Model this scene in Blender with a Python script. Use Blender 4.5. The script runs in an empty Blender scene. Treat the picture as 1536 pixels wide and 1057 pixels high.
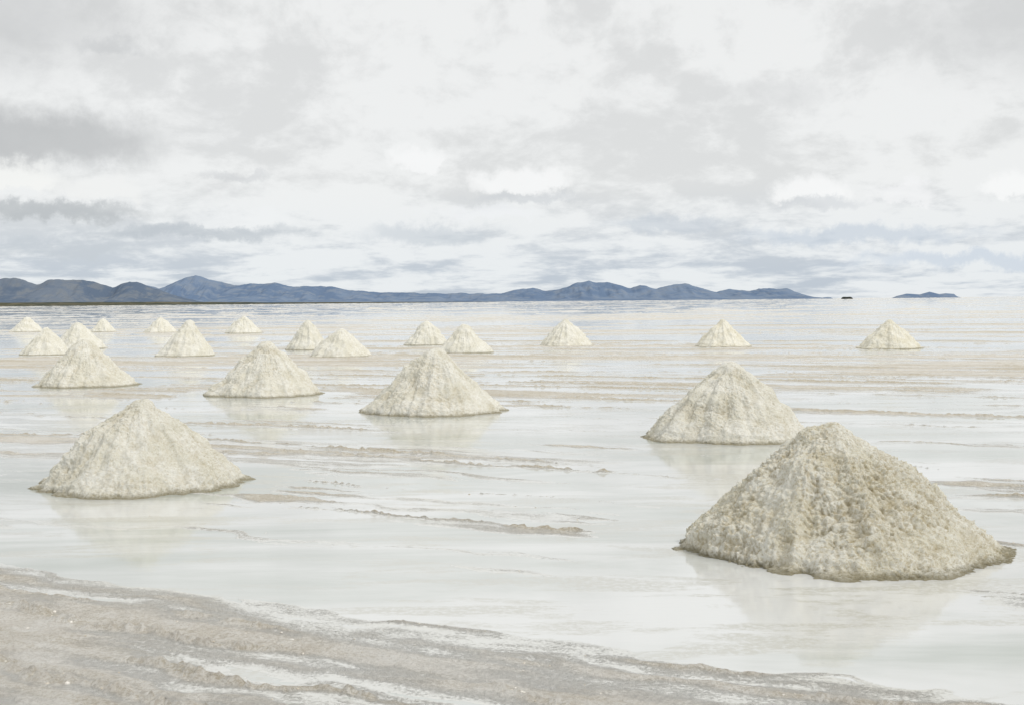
import bpy, math, numpy as np
from mathutils import Matrix, Vector
rad = math.radians
scene = bpy.context.scene

# ------------------------------------------------------------ numpy noise
def _h(ix, iy, iz, seed):
    h = (ix.astype(np.int64)*374761393 + iy.astype(np.int64)*668265263 + iz.astype(np.int64)*2147483647 + seed*1274126177) & 0xFFFFFFFF
    h = ((h ^ (h >> 13))*1274126177) & 0xFFFFFFFF
    h = ((h ^ (h >> 15))*2246822519) & 0xFFFFFFFF
    return ((h ^ (h >> 16)) & 0xFFFFFF)/float(0xFFFFFF)

def vn2(x, y, seed=0):
    ix = np.floor(x); iy = np.floor(y); fx = x-ix; fy = y-iy
    fx = fx*fx*fx*(fx*(fx*6-15)+10); fy = fy*fy*fy*(fy*(fy*6-15)+10)
    z = np.zeros_like(ix)
    a = _h(ix, iy, z, seed); b = _h(ix+1, iy, z, seed); c = _h(ix, iy+1, z, seed); d = _h(ix+1, iy+1, z, seed)
    return (a*(1-fx)+b*fx)*(1-fy)+(c*(1-fx)+d*fx)*fy

def fbm2(x, y, o=4, seed=0, g=0.5):
    s = 0; a = 1; t = 0
    for i in range(o):
        s = s+a*vn2(x*2.03**i+i*17.3, y*2.03**i-i*9.1, seed+i); t += a; a *= g
    return s/t

def vn3(x, y, z, seed=0):
    ix = np.floor(x); iy = np.floor(y); iz = np.floor(z)
    fx = x-ix; fy = y-iy; fz = z-iz
    fx = fx*fx*(3-2*fx); fy = fy*fy*(3-2*fy); fz = fz*fz*(3-2*fz)
    r = 0
    for dx in (0, 1):
        for dy in (0, 1):
            for dz in (0, 1):
                w = (fx if dx else 1-fx)*(fy if dy else 1-fy)*(fz if dz else 1-fz)
                r = r+w*_h(ix+dx, iy+dy, iz+dz, seed)
    return r

def fbm3(x, y, z, o=4, seed=0, g=0.5):
    s = 0; a = 1; t = 0
    for i in range(o):
        f = 2.03**i
        s = s+a*vn3(x*f+i*17.3, y*f-i*9.1, z*f+i*5.7, seed+i); t += a; a *= g
    return s/t

def worley3(x, y, z, seed=0):
    ix = np.floor(x); iy = np.floor(y); iz = np.floor(z)
    best = np.full(x.shape, 9.0)
    for dx in (-1, 0, 1):
        for dy in (-1, 0, 1):
            for dz in (-1, 0, 1):
                cx = ix+dx; cy = iy+dy; cz = iz+dz
                px = cx+_h(cx, cy, cz, seed); py = cy+_h(cx, cy, cz, seed+1); pz = cz+_h(cx, cy, cz, seed+2)
                best = np.minimum(best, (px-x)**2+(py-y)**2+(pz-z)**2)
    return np.sqrt(best)

def sstep(a, b, x):
    t = np.clip((x-a)/(b-a), 0, 1); return t*t*(3-2*t)

def grid_mesh(name, V, nr, nc, mat, wrap=False, attrs=None, smooth=True):
    i = np.arange(nr-1)[:, None]
    if wrap:
        j = np.arange(nc)[None, :]; j2 = (j+1) % nc
    else:
        j = np.arange(nc-1)[None, :]; j2 = j+1
    a = i*nc+j; b = i*nc+j2; c = (i+1)*nc+j2; d = (i+1)*nc+j
    F = np.stack([a, b, c, d], -1).reshape(-1, 4).astype(np.int32)
    me = bpy.data.meshes.new(name)
    me.vertices.add(len(V)); me.vertices.foreach_set("co", V.astype(np.float32).ravel())
    me.loops.add(F.size); me.loops.foreach_set("vertex_index", F.ravel())
    me.polygons.add(len(F))
    me.polygons.foreach_set("loop_start", np.arange(0, F.size, 4, dtype=np.int32))
    me.polygons.foreach_set("loop_total", np.full(len(F), 4, dtype=np.int32))
    me.polygons.foreach_set("use_smooth", np.full(len(F), smooth, dtype=bool))
    me.update(calc_edges=True)
    if attrs:
        for k, v in attrs.items():
            at = me.attributes.new(k, 'FLOAT', 'POINT'); at.data.foreach_set("value", v.astype(np.float32).ravel())
    me.materials.append(mat)
    ob = bpy.data.objects.new(name, me); scene.collection.objects.link(ob)
    return ob

# ------------------------------------------------------------ node helper
class NT:
    def __init__(s, tree): s.t = tree; s.n = tree.nodes; s.l = tree.links
    def node(s, typ, **kw):
        n = s.n.new(typ)
        for k, v in kw.items(): setattr(n, k, v)
        return n
    def put(s, sock, v):
        if hasattr(v, 'is_output'): s.l.new(v, sock)
        else: sock.default_value = v
    def m(s, op, a, b=0.0, c=None, clamp=False):
        n = s.node('ShaderNodeMath', operation=op, use_clamp=clamp)
        s.put(n.inputs[0], a); s.put(n.inputs[1], b)
        if c is not None: s.put(n.inputs[2], c)
        return n.outputs[0]
    def mr(s, x, a, b, c=0.0, d=1.0):
        n = s.node('ShaderNodeMapRange', interpolation_type='SMOOTHSTEP')
        s.put(n.inputs[0], x); s.put(n.inputs[1], a); s.put(n.inputs[2], b); s.put(n.inputs[3], c); s.put(n.inputs[4], d)
        return n.outputs[0]
    def mix(s, f, a, b):
        n = s.node('ShaderNodeMix', data_type='RGBA')
        s.put(n.inputs[0], f); s.put(n.inputs[6], a); s.put(n.inputs[7], b); return n.outputs[2]
    def xyz(s, x, y, z):
        n = s.node('ShaderNodeCombineXYZ'); s.put(n.inputs[0], x); s.put(n.inputs[1], y); s.put(n.inputs[2], z); return n.outputs[0]
    def noise(s, v, sc, det=4, rough=0.5, dist=0.0):
        n = s.node('ShaderNodeTexNoise'); s.put(n.inputs['Vector'], v)
        n.inputs['Scale'].default_value = sc; n.inputs['Detail'].default_value = det
        n.inputs['Roughness'].default_value = rough; n.inputs['Distortion'].default_value = dist
        return n.outputs[0]
    def voro(s, v, sc, feature='F1'):
        n = s.node('ShaderNodeTexVoronoi', feature=feature); s.put(n.inputs['Vector'], v); n.inputs['Scale'].default_value = sc
        return n.outputs['Distance']
    def bump(s, h, strength, dist, nrm=None):
        n = s.node('ShaderNodeBump'); s.put(n.inputs['Height'], h)
        n.inputs['Strength'].default_value = strength; n.inputs['Distance'].default_value = dist
        if nrm is not None: s.l.new(nrm, n.inputs['Normal'])
        return n.outputs[0]

def new_mat(name):
    m = bpy.data.materials.new(name); m.use_nodes = True
    t = NT(m.node_tree); p = m.node_tree.nodes['Principled BSDF']
    return m, t, p

def C(r, g, b): return (r, g, b, 1.0)

# ------------------------------------------------------------ materials
salt_mat, t, p = new_mat("salt_crust")
pos = t.node('ShaderNodeNewGeometry').outputs['Position']
dry = t.node('ShaderNodeAttribute', attribute_name='dry').outputs['Fac']
dirt_shade = t.node('ShaderNodeAttribute', attribute_name='dirt_shade').outputs['Fac']
n1 = t.noise(pos, 3.0, 6, 0.6); n2 = t.noise(pos, 30.0, 7, 0.78); n3 = t.noise(pos, 0.7, 4, 0.55)
col = t.mix(t.mr(n1, 0.35, 0.65), C(0.73, 0.69, 0.62), C(0.84, 0.815, 0.76))
col = t.mix(t.mr(n2, 0.43, 0.54), t.mix(0.55, col, C(0.50, 0.44, 0.35)), col)
col = t.mix(t.m('MULTIPLY', t.mr(n3, 0.45, 0.62), 0.45), col, C(0.85, 0.84, 0.81))
col = t.mix(t.m('MULTIPLY', dirt_shade, t.mr(n2, 0.40, 0.58, 0.95, 0.30)), col, C(0.44, 0.375, 0.245))  # tan for dirt and for painted relief shading
film = t.m('ADD', dry, t.m('MULTIPLY', t.m('SUBTRACT', n2, 0.5), 1.3))
film = t.m('ADD', film, t.m('MULTIPLY', t.m('SUBTRACT', n1, 0.5), 0.7))
wetf = t.mr(film, 0.0, 0.78, 1.0, 0.0)
col = t.mix(wetf, col, C(0.665, 0.668, 0.64))
t.l.new(col, p.inputs['Base Color'])
t.put(p.inputs['Roughness'], t.mr(wetf, 0.0, 1.0, 0.8, 0.12))
p.inputs['IOR'].default_value = 1.42
hh = t.m('ADD', t.m('MULTIPLY', n2, 1.0), t.m('MULTIPLY', t.voro(pos, 24.0), -0.35))
hh = t.m('MULTIPLY', hh, t.mr(wetf, 0.0, 1.0, 1.0, 0.03))
t.l.new(t.bump(hh, 0.95, 0.040), p.inputs['Normal'])

water_mat, t, p = new_mat("milky_brine")
pos = t.node('ShaderNodeNewGeometry').outputs['Position']
mp = t.node('ShaderNodeMapping'); t.l.new(pos, mp.inputs[0]); mp.inputs['Rotation'].default_value = (0, 0, rad(30)); mp.inputs['Scale'].default_value = (0.40, 1.3, 1)
st = mp.outputs[0]
a = t.noise(st, 0.26, 6, 0.6, 0.6); b = t.noise(pos, 2.2, 5, 0.6); c = t.noise(st, 0.9, 7, 0.70, 0.4); e = t.noise(pos, 14.0, 6, 0.75)
col = t.mix(t.mr(a, 0.38, 0.60), C(0.475, 0.507, 0.472), C(0.705, 0.715, 0.708))
stain = t.m('MULTIPLY', t.mr(c, 0.51, 0.59), t.mr(e, 0.40, 0.56, 0.2, 0.9))
col = t.mix(stain, col, C(0.54, 0.535, 0.485))
t.l.new(col, p.inputs['Base Color'])
t.put(p.inputs['Roughness'], t.m('ADD', t.mr(b, 0.35, 0.7, 0.02, 0.06), t.m('MULTIPLY', stain, 0.14)))
p.inputs['IOR'].default_value = 1.65
t.l.new(t.bump(t.m('ADD', t.m('ADD', t.noise(st, 6.0, 4, 0.6), t.m('MULTIPLY', b, 0.5)), t.m('MULTIPLY', stain, t.m('MULTIPLY', e, 1.6))), 0.06, 0.02), p.inputs['Normal'])

def pile_material(name, dark):
    m, t, p = new_mat(name)
    geo = t.node('ShaderNodeNewGeometry'); pos = geo.outputs['Position']
    sx = t.node('ShaderNodeSeparateXYZ'); t.l.new(pos, sx.inputs[0]); z = sx.outputs[2]
    crease = t.node('ShaderNodeAttribute', attribute_name='crease').outputs['Fac']
    n1 = t.noise(pos, 2.0, 5, 0.6); n2 = t.noise(pos, 26.0, 6, 0.78); n3 = t.noise(pos, 80.0, 4, 0.7)
    A = C(0.73, 0.705, 0.595); B = C(0.84, 0.825, 0.75); D = C(0.48, 0.41, 0.26)
    if dark: A = C(0.77, 0.73, 0.585); B = C(0.89, 0.87, 0.77); D = C(0.44, 0.35, 0.17)
    col = t.mix(t.mr(n1, 0.38, 0.62), A, B)
    col = t.mix(t.mr(n2, 0.41, 0.53), t.mix(0.55 if dark else 0.45, col, D), col)
    col = t.mix(t.m('MULTIPLY', t.mr(n3, 0.50, 0.60), 0.75), col, C(0.93, 0.925, 0.88))
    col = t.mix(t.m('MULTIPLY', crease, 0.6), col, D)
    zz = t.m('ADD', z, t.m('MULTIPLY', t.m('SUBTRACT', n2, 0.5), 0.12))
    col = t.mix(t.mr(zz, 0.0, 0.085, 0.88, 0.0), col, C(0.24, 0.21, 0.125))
    t.l.new(col, p.inputs['Base Color'])
    p.inputs['Roughness'].default_value = 0.8
    h = t.m('ADD', t.m('MULTIPLY', n2, 0.7), t.m('MULTIPLY', n3, 0.4))
    t.l.new(t.bump(h, 0.9, 0.042 if dark else 0.036), p.inputs['Normal'])
    return m
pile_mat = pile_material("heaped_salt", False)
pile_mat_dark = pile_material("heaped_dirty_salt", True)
clod_mat, t, p = new_mat("loose_salt")
pos = t.node('ShaderNodeNewGeometry').outputs['Position']
t.l.new(t.mix(t.mr(t.noise(pos, 12, 4), .4, .6), C(0.62, 0.56, 0.46), C(0.82, 0.79, 0.73)), p.inputs['Base Color']); p.inputs['Roughness'].default_value = 0.8

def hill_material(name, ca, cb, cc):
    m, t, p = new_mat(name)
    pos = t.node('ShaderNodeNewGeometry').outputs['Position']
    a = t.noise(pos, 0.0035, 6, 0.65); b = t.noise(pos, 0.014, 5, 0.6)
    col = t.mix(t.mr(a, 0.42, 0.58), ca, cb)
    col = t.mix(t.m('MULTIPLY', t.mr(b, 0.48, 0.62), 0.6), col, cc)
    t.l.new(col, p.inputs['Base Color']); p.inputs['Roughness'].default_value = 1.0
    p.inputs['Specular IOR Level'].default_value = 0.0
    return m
hill_mat = hill_material("haze_tinted_hills", C(0.145, 0.205, 0.31), C(0.20, 0.26, 0.36), C(0.24, 0.28, 0.34))  # aerial haze painted in as blue-grey base colours
hill_near_mat = hill_material("haze_tinted_near_hills", C(0.12, 0.16, 0.225), C(0.17, 0.205, 0.26), C(0.21, 0.23, 0.255))  # nearer range, thinner haze mixed into its colours
shore_mat = hill_material("shore_scrub", C(0.06, 0.075, 0.065), C(0.10, 0.10, 0.07), C(0.20, 0.18, 0.13))
rock_mat = hill_material("islet_rock", C(0.03, 0.035, 0.03), C(0.05, 0.05, 0.045), C(0.07, 0.07, 0.06))

# ------------------------------------------------------------ salt pile list: x, y, radius, height, apex offset, roundness, seed
piles = [
 (3.41, 13.97, 1.68, 1.33, -0.11, 0.15, 1),
 (-5.43, 19.42, 1.49, 1.26, -0.02, 0.11, 2),
 (4.11, 25.37, 1.60, 1.45, 0.05, 0.12, 3),
 (-1.95, 31.83, 1.70, 1.48, 0.13, 0.12, 4),
 (-7.11, 38.45, 1.68, 1.50, 0.0, 0.12, 5),
 (-13.9, 43.55, 1.62, 1.49, -0.05, 0.11, 6),
 (-26.1, 80.3, 1.62, 1.60, 0.0, 0.12, 7),
 (-24.8, 71.05, 1.38, 1.46, 0.05, 0.10, 8),
 (-48.5, 133.6, 1.60, 1.46, 0.0, 0.12, 9),
 (-39.8, 130.0, 1.25, 1.36, 0.0, 0.12, 10),
 (-32.8, 124.7, 1.52, 1.48, 0.0, 0.12, 11),
 (-16.5, 67.6, 1.46, 1.78, 0.15, 0.10, 12),
 (-23.9, 119.0, 1.68, 1.54, 0.0, 0.12, 13),
 (-11.5, 75.3, 1.28, 1.66, 0.0, 0.10, 14),
 (-8.4, 65.1, 1.52, 1.40, 0.1, 0.10, 15),
 (-5.18, 81.6, 1.42, 1.48, 0.0, 0.12, 16),
 (-2.4, 68.6, 1.45, 1.47, -0.05, 0.10, 17),
 (3.13, 77.2, 1.55, 1.58, 0.0, 0.10, 18),
 (11.67, 73.85, 1.56, 1.52, 0.0, 0.11, 19),
 (19.55, 69.0, 1.60, 1.51, 0.0, 0.10, 20),
]

# ------------------------------------------------------------ ground
def lines(n, w):
    return 1-sstep(0.0, w, np.abs(n-0.5))

def crust_fields(X, Y):
    k = 0.60*np.exp(-np.clip(Y, 0, None)/95.0)
    S = Y+k*X
    T = X-0.5*Y
    wob = (fbm2(T*0.22, S*0.1, 3, 5)-0.5)*3.0
    wob2 = (fbm2(T*0.9, S*0.9, 4, 9)-0.5)*0.8
    s = S+wob*np.clip(Y/45-0.1, 0.12, 3)+wob2
    n1 = (fbm2(S*1.0, T*0.14, 5, 21)-0.5)*2.2
    n2 = (fbm2(S*0.24, T*0.04, 5, 33)-0.5)*2.4
    n3 = (fbm2(S*0.05, T*0.012, 5, 44)-0.5)*2.4
    fl = (fbm2(s*4.5, T*0.30, 4, 61)-0.5)*2.4
    far = sstep(22, 46, Y)
    m = -0.50+n1*0.6+n2*0.5+fl*0.22+far*(0.40+n3*0.5+n2*0.6+n1*0.5)
    for (s0, w, A, g) in [(13.4, .45, .35, 55), (16.2, 1.4, 0.72, 3), (21.6, 1.2, 0.95, 5), (19.3, .5, .6, 25), (27.0, .8, .6, 16), (24.0, .5, .7, 26),
                          (30.5, 0.5, 0.7, 46), (33.5, 0.7, 0.9, 6), (37.5, .8, .8, 36), (43, 1.7, 0.9, 7), (48, 1.2, .8, 17), (54, 2.0, 0.8, 8), (61, 2.6, .7, 18)]:
        gate = 0.40+1.1*sstep(0.36, 0.58, fbm2(T*0.16, S*0+s0, 2, g*7))
        m = m+A*gate*np.exp(-((s-s0)/w)**2)*(0.6+1.2*np.clip(fl+0.12, -0.5, 1))
    fg = sstep(11.3, 8.9, s)
    m = m+fg*(0.66+0.45*n1+fl*0.30)
    l1 = lines(fbm2(s*0.75, T*0.035, 3, 141), 0.020)*sstep(0.36, 0.52, fbm2(T*0.2, S*0.25, 3, 151))
    l2 = lines(fbm2(s*0.26, T*0.012, 3, 161), 0.026)*sstep(0.38, 0.52, fbm2(T*0.05, S*0.08, 3, 171))*sstep(25, 45, Y)
    lip = np.maximum(l1*sstep(90, 50, Y), l2)*sstep(11, 13, s)*0.8
    sw = S+(fbm2(T*0.10, S*0+2, 3, 201)-0.5)*2.2+(fbm2(T*1.1, S*1.1, 3, 206)-0.5)*0.35
    brk = 0.55+0.9*fbm2(T*1.3, S*1.3, 3, 240)
    for (s0, wd, g) in [(16.0, .07, 1), (21.4, .10, 2), (22.3, .08, 3), (25.5, .11, 4), (29.6, .16, 5), (34.4, .22, 6), (36.1, .18, 7), (40.5, .27, 8), (42.3, .22, 9), (46, .32, 10), (49.5, .35, 11), (55, .45, 12), (63, .55, 13), (72, .8, 14), (86, 1.1, 15), (105, 1.6, 16), (135, 2.4, 17)]:
        gt = sstep(0.42, 0.58, fbm2(T*4.0/s0, S*0+g*3.3, 3, 210+g))*brk
        lip = np.maximum(lip, np.exp(-((sw-s0)/wd)**2)*gt)
    lip = np.clip(lip, 0, 1)
    hollow = np.zeros_like(m)
    for P in piles[:6]:
        r = np.hypot((X-P[0]), (Y-P[1]-0.0)*0.9)
        hollow = np.maximum(hollow, sstep(P[2]*1.8, P[2]*1.2, r))
    lip = lip*(1-hollow)
    m = m+lip*(0.62+0.35*far)
    m = np.where(Y > 12.0, m-hollow*1.1, m)
    ph = s*8.6+(fbm2(T*0.30, S*0.3, 3, 81)-0.5)*6
    ridge = np.clip(np.sin(ph), 0, 1)**5*sstep(0.34, 0.50, fbm2(T*0.35, S*1.3, 3, 91))
    m = m+fg*ridge*0.6
    return S, T, m, fg, ridge, far, n1, lip, fl

NC = 900
ys = list(np.linspace(-25, 4.5, 30)); y = 4.6
while y < 260: ys.append(y); y *= 1.0040
while y < 42000: ys.append(y); y *= 1.04
ys = np.array(ys); NR = len(ys)
u = np.linspace(-1, 1, NC)
u = u*(0.75+0.25*u*u)
halfw = 7+0.62*np.clip(ys, 0, None)
Yg = np.repeat(ys[:, None], NC, 1); Xg = halfw[:, None]*u[None, :]
S, T, m, fg, ridge, far, n1, lip, fl = crust_fields(Xg, Yg)
dry = np.clip(m*1.7, 0, 1)
near = sstep(90, 30, Yg)
clump = fbm2(Xg*11, Yg*11, 4, 101)
c2 = sstep(0.46, 0.72, fbm2(Xg*19+Yg*3, Yg*19, 3, 111))
Z = 0.016*np.clip(m, -1.2, 0.8)
Z = Z+dry*near*((clump-0.5)*0.018+(ridge*fg)*(0.006+0.040*sstep(.42, .64, clump))+lip*(0.010+0.032*sstep(.38, .66, clump))+c2*0.012*(0.3+1.2*np.clip(ridge*fg+lip*0.6, 0, 1))+np.clip(fl, 0, 1)*0.012)
Z = Z+dry*(1-near)*((fbm2(Xg*2, Yg*2, 3, 121)-0.4)*0.06+lip*0.05)
Z = Z*(1+np.clip((Yg-400)/400, 0, 20))
bandd = sstep(0.05, 0.6, m)*(1-fg)
dirt_shade = bandd*(0.20+0.55*sstep(0.38, 0.6, fbm2(S*0.9, T*0.12, 3, 131)))*0.8+lip*0.65+ridge*fg*0.40*sstep(.62, .45, clump)+fg*0.28*sstep(.50, .60, fbm2(S*4.2, T*.35, 4, 133))  # brown dirt streaks, plus relief shading painted on lips and ridge hollows
dirt_shade = np.clip(dirt_shade, 0, 1)*np.clip(1.15-Yg/350, 0.3, 1)
drym = np.clip(np.clip(m*1.3, 0, 1)*0.95+ridge*fg*0.45+lip*dry*0.2, 0, 1)
V = np.stack([Xg, Yg, Z], -1).reshape(-1, 3)
ground = grid_mesh("salt_flat_ground", V, NR, NC, salt_mat, attrs={'dry': drym, 'dirt_shade': dirt_shade})

def flat_sheet(name, x0, x1, y0, y1, z, mat):
    me = bpy.data.meshes.new(name)
    me.from_pydata([(x0, y0, z), (x1, y0, z), (x1, y1, z), (x0, y1, z)], [], [(0, 1, 2, 3)])
    me.materials.append(mat); ob = bpy.data.objects.new(name, me); scene.collection.objects.link(ob); return ob
flat_sheet("water", -42000, 42000, -300, 42000, 0.0, water_mat)

# ------------------------------------------------------------ salt piles
def make_pile(px, py, R, H, ax, c, seed):
    q = 1.0 if py < 16 else (0.75 if py < 30 else (0.5 if py < 50 else 0.25))
    na = int(900*q); nr = int(380*q)
    th = np.linspace(0, 2*math.pi, na, endpoint=False)
    r = np.linspace(0.0005, 1.0, nr)**0.85*1.10
    TH = np.repeat(th[None, :], nr, 0); RR = np.repeat(r[:, None], na, 1)
    cx, cy = np.cos(TH), np.sin(TH)
    lob = 1+0.06*(fbm2(cx*1.3+seed*3.1+9, cy*1.3+seed+5, 3, seed)-0.5)*2+0.05*(fbm2(cx*4+seed, cy*4+50, 3, seed+4)-0.5)*2*RR
    rr = RR*R*lob
    f = (np.sqrt(RR**2+c*c)-c)/(math.sqrt(1+c*c)-c)
    prof = 1-f
    prof = np.where(prof < 0.09, 0.09*np.exp((prof-0.09)/0.09)-0.026, prof)
    shift = ax*np.clip(prof, 0, 1)
    X = rr*cx+shift; Y = rr*cy; Z = prof*H
    o = seed*13.7
    amp = sstep(1.12, 0.96, RR)
    fur = (fbm2(cx*5+o, cy*5+RR*0.8+o, 3, seed+11)-0.5)
    big = fbm3(X*1.6+o, Y*1.6, Z*1.6, 3, seed+20)-0.5
    med = fbm3(X*5+o, Y*5, Z*5, 3, seed+30)-0.5
    d = fur*0.17*sstep(0.1, 0.5, RR)+big*0.24+med*0.13
    crease = np.zeros_like(X)
    if q > 0.4:
        fine = fbm3(X*22+o, Y*22, Z*22, 3, seed+35)-0.5
        w1 = worley3(X*13+o+med*4, Y*13+fine, Z*13+fine, seed+40)
        w2 = worley3(X*30+o+med*5, Y*30+fine*2, Z*30, seed+50)
        patch = sstep(0.42, 0.60, fbm3(X*2.2+o, Y*2.2, Z*2.2+3, 3, seed+60))
        k1 = 1.05 if seed == 1 else 0.6
        d = d+(0.42-w1)*0.05*k1*patch+(0.42-w2)*0.028*k1*(0.4+0.6*patch)+fine*0.05*k1
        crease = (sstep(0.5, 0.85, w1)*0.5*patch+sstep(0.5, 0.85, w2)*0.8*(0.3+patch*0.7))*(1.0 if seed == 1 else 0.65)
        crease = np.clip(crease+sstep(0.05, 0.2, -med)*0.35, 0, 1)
    sl = math.atan2(H, R)
    nx, nz = math.sin(sl), math.cos(sl)
    radial = sstep(0.0, 0.15, RR)
    X = X+d*nx*cx*amp*radial; Y = Y+d*nx*cy*amp*radial; Z = Z+d*nz*amp
    Z = np.where(RR > 1.06, np.minimum(Z, -0.04), Z)
    V = np.stack([X, Y, Z], -1).reshape(-1, 3)
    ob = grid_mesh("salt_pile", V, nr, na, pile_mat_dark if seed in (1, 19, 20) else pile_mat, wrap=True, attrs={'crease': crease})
    ob.location = (px, py, 0.0)
    return ob
for P in piles: make_pile(*P)

# ------------------------------------------------------------ loose salt clods (one object)
def make_clods():
    import bmesh
    rng = np.random.default_rng(7)
    bm = bmesh.new(); bmesh.ops.create_icosphere(bm, subdivisions=1, radius=1.0)
    bv = np.array([v.co[:] for v in bm.verts]); bf = np.array([[v.index for v in f.verts] for f in bm.faces]); bm.free()
    n = 120000
    X = rng.uniform(-9, 9, n); Y = rng.uniform(6.5, 24, n)
    _, _, m, fg, ridge, _, _, lip, _ = crust_fields(X, Y)
    keep = (rng.uniform(0, 1, n) < (np.clip(m, 0, 1)*0.03+(ridge*fg+lip*0.7)*np.clip(m*2, 0, 1)*0.8))
    pts = [(x, y, min(0.018, rng.lognormal(-4.95, 0.4)), 0.016*min(mm, 1)) for x, y, mm in zip(X[keep], Y[keep], m[keep])]
    pts = np.array(pts); N = len(pts)
    V = bv[None]*(1+rng.uniform(-0.3, 0.3, (N, len(bv), 1)))*pts[:, 2][:, None, None]*rng.uniform(0.7, 1.35, (N, 1, 3))*np.array([1, 1, 0.7])
    V = V+np.stack([pts[:, 0], pts[:, 1], pts[:, 3]+pts[:, 2]*0.15], -1)[:, None, :]
    F = bf[None]+(np.arange(N)*len(bv))[:, None, None]
    me = bpy.data.meshes.new("salt_clods")
    me.from_pydata(V.reshape(-1, 3).tolist(), [], F.reshape(-1, 3).tolist())
    me.materials.append(clod_mat)
    ob = bpy.data.objects.new("salt_clods", me); scene.collection.objects.link(ob)
make_clods()

# ------------------------------------------------------------ distant hills
def ridge_range(name, prof, D, depth, mat, seed, ncol, rough=0.10, hs_=1.0, jag=0.0):
    xs = np.array([q[0] for q in prof], float); hs = np.array([q[1] for q in prof], float)*hs_
    X1 = np.linspace(xs[0], xs[-1], ncol); nr = 70
    v = np.linspace(0, 1, nr)
    Hh = np.interp(X1, xs, hs)
    Hh = np.convolve(np.pad(Hh, 1, 'edge'), np.ones(3)/3, 'valid')
    Hh = Hh+jag*(fbm2(X1*0.02, X1*0, 4, seed+40)-0.5)*2*np.clip(Hh/40, 0, 1)
    X = np.repeat(X1[None], nr, 0); Vv = np.repeat(v[:, None], ncol, 1)
    Y = D+(Vv-0.5)*depth+(fbm2(X*0.002, X*0, 3, seed)-0.5)*depth*0.2
    cross = np.where(Vv < 0.55, (Vv/0.55)**1.25, np.clip((1-Vv)/0.45, 0, 1)**1.2)
    spur = fbm2(X*0.008, Vv*2.0, 5, seed+3)
    Z = Hh[None]*cross*(1-(0.9*(1-sstep(0.3, 0.7, spur)))*0.6*np.sin(np.clip(Vv/0.55, 0, 1)*math.pi))
    Z = Z+Hh[None]*rough*(fbm2(X*0.012, Vv*9, 4, seed+7)-0.5)*cross
    Z = Z-3*(1-cross)
    return grid_mesh(name, np.stack([X, Y, Z], -1).reshape(-1, 3), nr, ncol, mat)

main = [(-2600,60),(-2470,90),(-2310,112),(-2230,110),(-2130,90),(-2060,118),(-2010,142),(-1960,156),(-1912,170),(-1870,158),(-1812,134),(-1750,122),
 (-1690,104),(-1570,112),(-1430,120),(-1350,102),(-1272,96),(-1150,100),(-990,70),(-830,62),(-670,56),(-470,50),(-270,48),(-72,46),
 (30,68),(130,74),(200,62),(290,66),(350,84),(390,102),(430,104),(468,112),(500,106),(548,100),(590,98),(650,86),(710,68),(770,84),(820,74),(870,66),(950,82),(1030,94),(1080,80),(1130,68),(1230,42),(1310,62),(1410,46),(1480,60),(1530,58),(1650,58),(1730,30),(1830,6),(1860,0)]
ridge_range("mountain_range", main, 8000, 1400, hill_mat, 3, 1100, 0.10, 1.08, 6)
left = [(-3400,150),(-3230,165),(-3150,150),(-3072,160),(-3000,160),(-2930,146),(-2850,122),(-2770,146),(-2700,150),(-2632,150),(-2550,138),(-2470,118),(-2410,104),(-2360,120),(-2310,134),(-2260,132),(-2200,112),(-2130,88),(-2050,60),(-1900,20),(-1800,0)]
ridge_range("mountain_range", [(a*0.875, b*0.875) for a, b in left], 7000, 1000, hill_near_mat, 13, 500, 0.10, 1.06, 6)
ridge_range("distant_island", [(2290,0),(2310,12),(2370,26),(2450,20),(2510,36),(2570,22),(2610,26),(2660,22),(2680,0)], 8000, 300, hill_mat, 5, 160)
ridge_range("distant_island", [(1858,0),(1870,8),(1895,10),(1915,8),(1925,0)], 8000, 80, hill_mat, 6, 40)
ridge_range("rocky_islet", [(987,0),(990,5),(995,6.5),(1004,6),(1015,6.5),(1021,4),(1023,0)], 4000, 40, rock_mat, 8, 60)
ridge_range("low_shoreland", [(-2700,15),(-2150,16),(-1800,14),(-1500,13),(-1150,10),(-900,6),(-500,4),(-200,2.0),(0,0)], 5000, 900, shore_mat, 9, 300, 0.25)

# ------------------------------------------------------------ world: high broken overcast
w = bpy.data.worlds.new("World"); scene.world = w; w.use_nodes = True
try:
    w.cycles.sampling_method = 'MANUAL'; w.cycles.sample_map_resolution = 512
except Exception: pass
t = NT(w.node_tree); bg = w.node_tree.nodes['Background']
SUN_EL, SUN_AZ = 48.0, 118.0
sky = t.node('ShaderNodeTexSky', sky_type='NISHITA'); sky.sun_disc = False
sky.sun_elevation = rad(SUN_EL); sky.sun_rotation = rad(SUN_AZ)
sky.altitude = 3600
g = t.node('ShaderNodeTexCoord').outputs['Generated']
s = t.node('ShaderNodeSeparateXYZ'); t.l.new(g, s.inputs[0]); x, y, z = s.outputs
zc = t.m('MAXIMUM', z, 0.0)
K = 10.0
def G(r, gg, b): return C(r*K, gg*K, b*K)
zl = t.m('MULTIPLY', t.m('LOGARITHM', t.m('ADD', zc, 0.035), math.e), 0.30)
P = t.xyz(x, y, zl)
big = t.noise(P, 4.5, 4, 0.5, 0.2)
det = t.noise(P, 15.0, 8, 0.62, 0.25)
fine = t.noise(P, 45.0, 5, 0.62, 0.1)
cov = t.m('ADD', t.m('MULTIPLY', big, 0.4), t.m('MULTIPLY', det, 0.6))
cov = t.m('ADD', cov, t.m('MULTIPLY', t.m('SUBTRACT', fine, 0.5), 0.20))
col = t.mix(t.mr(cov, 0.40, 0.55), G(0.755, 0.76, 0.75), G(0.895, 0.90, 0.888))
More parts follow.
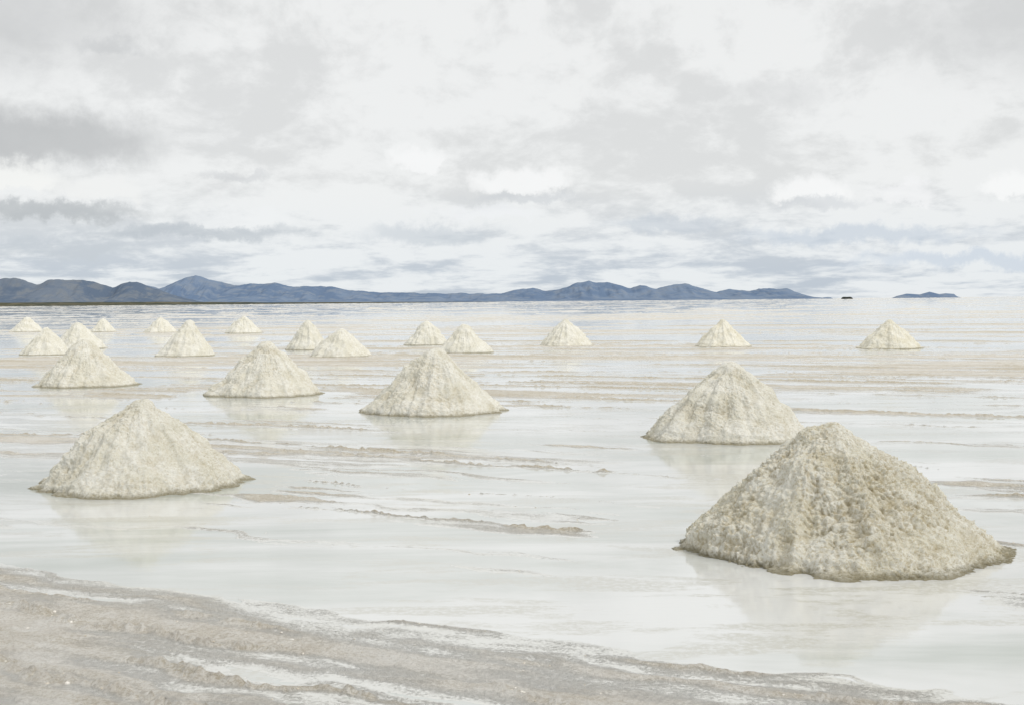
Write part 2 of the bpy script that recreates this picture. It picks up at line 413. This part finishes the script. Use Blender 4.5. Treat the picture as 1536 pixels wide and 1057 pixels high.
lowf = t.mr(zc, 0.0, 0.095, 1.0, 0.0)
blue = t.mix(t.mr(cov, 0.41, 0.55), G(0.51, 0.57, 0.65), G(0.82, 0.85, 0.875))
col = t.mix(lowf, col, blue)
az = t.m('ARCTAN2', x, y)
wn = t.node('ShaderNodeTexNoise'); t.l.new(g, wn.inputs['Vector']); wn.inputs['Scale'].default_value = 36; wn.inputs['Detail'].default_value = 7; wn.inputs['Roughness'].default_value = 0.66
ws = t.node('ShaderNodeSeparateColor'); t.l.new(wn.outputs['Color'], ws.inputs[0])
azw = t.m('ADD', az, t.m('MULTIPLY', t.m('SUBTRACT', ws.outputs[0], 0.5), 0.065))
elw = t.m('ADD', z, t.m('MULTIPLY', t.m('SUBTRACT', ws.outputs[1], 0.5), 0.036))
clouds = [ # az, el, half width, half height, colour, opacity, kind (1 = cumulus with flat base)
 (-0.40, 0.20, 0.16, 0.05, (0.62,0.625,0.62), 0.7, 0),
 (0.40, 0.19, 0.14, 0.05, (0.65,0.655,0.65), 0.6, 0),
 (-0.34, 0.116, 0.11, 0.024, (0.53,0.535,0.53), 0.85, 0),
 (-0.36, 0.086, 0.045, 0.018, (0.94,0.94,0.91), 0.95, 1),
 (-0.30, 0.078, 0.035, 0.014, (0.91,0.91,0.89), 0.85, 1),
 (-0.34, 0.066, 0.09, 0.007, (0.47,0.49,0.50), 0.75, 0),
 (-0.23, 0.052, 0.09, 0.007, (0.49,0.53,0.57), 0.65, 0),
 (-0.20, 0.062, 0.05, 0.011, (0.90,0.91,0.91), 0.75, 1),
 (-0.33, 0.040, 0.08, 0.008, (0.56,0.60,0.64), 0.55, 0),
 (-0.069, 0.102, 0.024, 0.014, (0.97,0.97,0.96), 0.85, 1),
 (0.008, 0.088, 0.046, 0.017, (0.97,0.97,0.96), 0.9, 1),
 (0.01, 0.078, 0.05, 0.005, (0.64,0.66,0.68), 0.65, 0),
 (-0.06, 0.050, 0.06, 0.009, (0.55,0.60,0.65), 0.55, 0),
 (-0.02, 0.064, 0.05, 0.010, (0.90,0.91,0.92), 0.7, 1),
 (0.12, 0.056, 0.06, 0.008, (0.56,0.61,0.67), 0.6, 0),
 (0.218, 0.077, 0.032, 0.017, (0.97,0.97,0.96), 0.9, 1),
 (0.225, 0.069, 0.04, 0.005, (0.68,0.70,0.72), 0.6, 0),
 (0.285, 0.072, 0.026, 0.013, (0.94,0.94,0.94), 0.75, 1),
 (0.356, 0.075, 0.021, 0.015, (0.97,0.97,0.96), 0.9, 1),
 (0.25, 0.045, 0.10, 0.008, (0.54,0.61,0.70), 0.6, 0),
 (0.35, 0.026, 0.12, 0.007, (0.55,0.63,0.74), 0.6, 0),
 (0.20, 0.148, 0.05, 0.012, (0.72,0.725,0.72), 0.45, 0),
 (-0.29, 0.180, 0.03, 0.007, (0.60,0.61,0.61), 0.5, 0),
 (-0.20, 0.093, 0.03, 0.004, (0.64,0.65,0.66), 0.5, 0),
]
for (a0, e0, wa, we, cc, op, kind) in clouds:
    dx = t.m('DIVIDE', t.m('SUBTRACT', azw, a0), wa); dy = t.m('DIVIDE', t.m('SUBTRACT', elw, e0), we)
    if kind: dy = t.m('MAXIMUM', dy, t.m('MULTIPLY', dy, -2.4))
    d = t.m('SQRT', t.m('ADD', t.m('MULTIPLY', dx, dx), t.m('MULTIPLY', dy, dy)))
    col = t.mix(t.mr(d, 0.45 if kind else 0.35, 1.1 if kind else 1.2, op, 0.0), col, G(*cc))
col = t.mix(0.06, col, sky.outputs[0])
t.l.new(col, bg.inputs['Color']); bg.inputs['Strength'].default_value = 0.1

# ------------------------------------------------------------ sun
L = bpy.data.lights.new("sun", 'SUN'); L.energy = 1.5; L.angle = rad(10); L.color = (1.0, 0.96, 0.89)
so = bpy.data.objects.new("sun", L); scene.collection.objects.link(so)
d = Vector((math.sin(rad(SUN_AZ))*math.cos(rad(SUN_EL)), math.cos(rad(SUN_AZ))*math.cos(rad(SUN_EL)), math.sin(rad(SUN_EL))))
so.rotation_euler = d.to_track_quat('Z', 'Y').to_euler(); so.location = d*50

# ------------------------------------------------------------ camera
cd = bpy.data.cameras.new("camera"); cam = bpy.data.objects.new("camera", cd); scene.collection.objects.link(cam)
cd.sensor_width = 36; cd.lens = 46.9; cd.clip_start = 0.1; cd.clip_end = 100000
cam.matrix_world = Matrix.Translation((0, 0, 2.6)) @ Matrix.Rotation(rad(90-2.19), 4, 'X') @ Matrix.Rotation(rad(-0.52), 4, 'Z')
scene.camera = cam
scene.view_settings.view_transform = 'Standard'; scene.view_settings.look = 'None'; scene.view_settings.exposure = 0
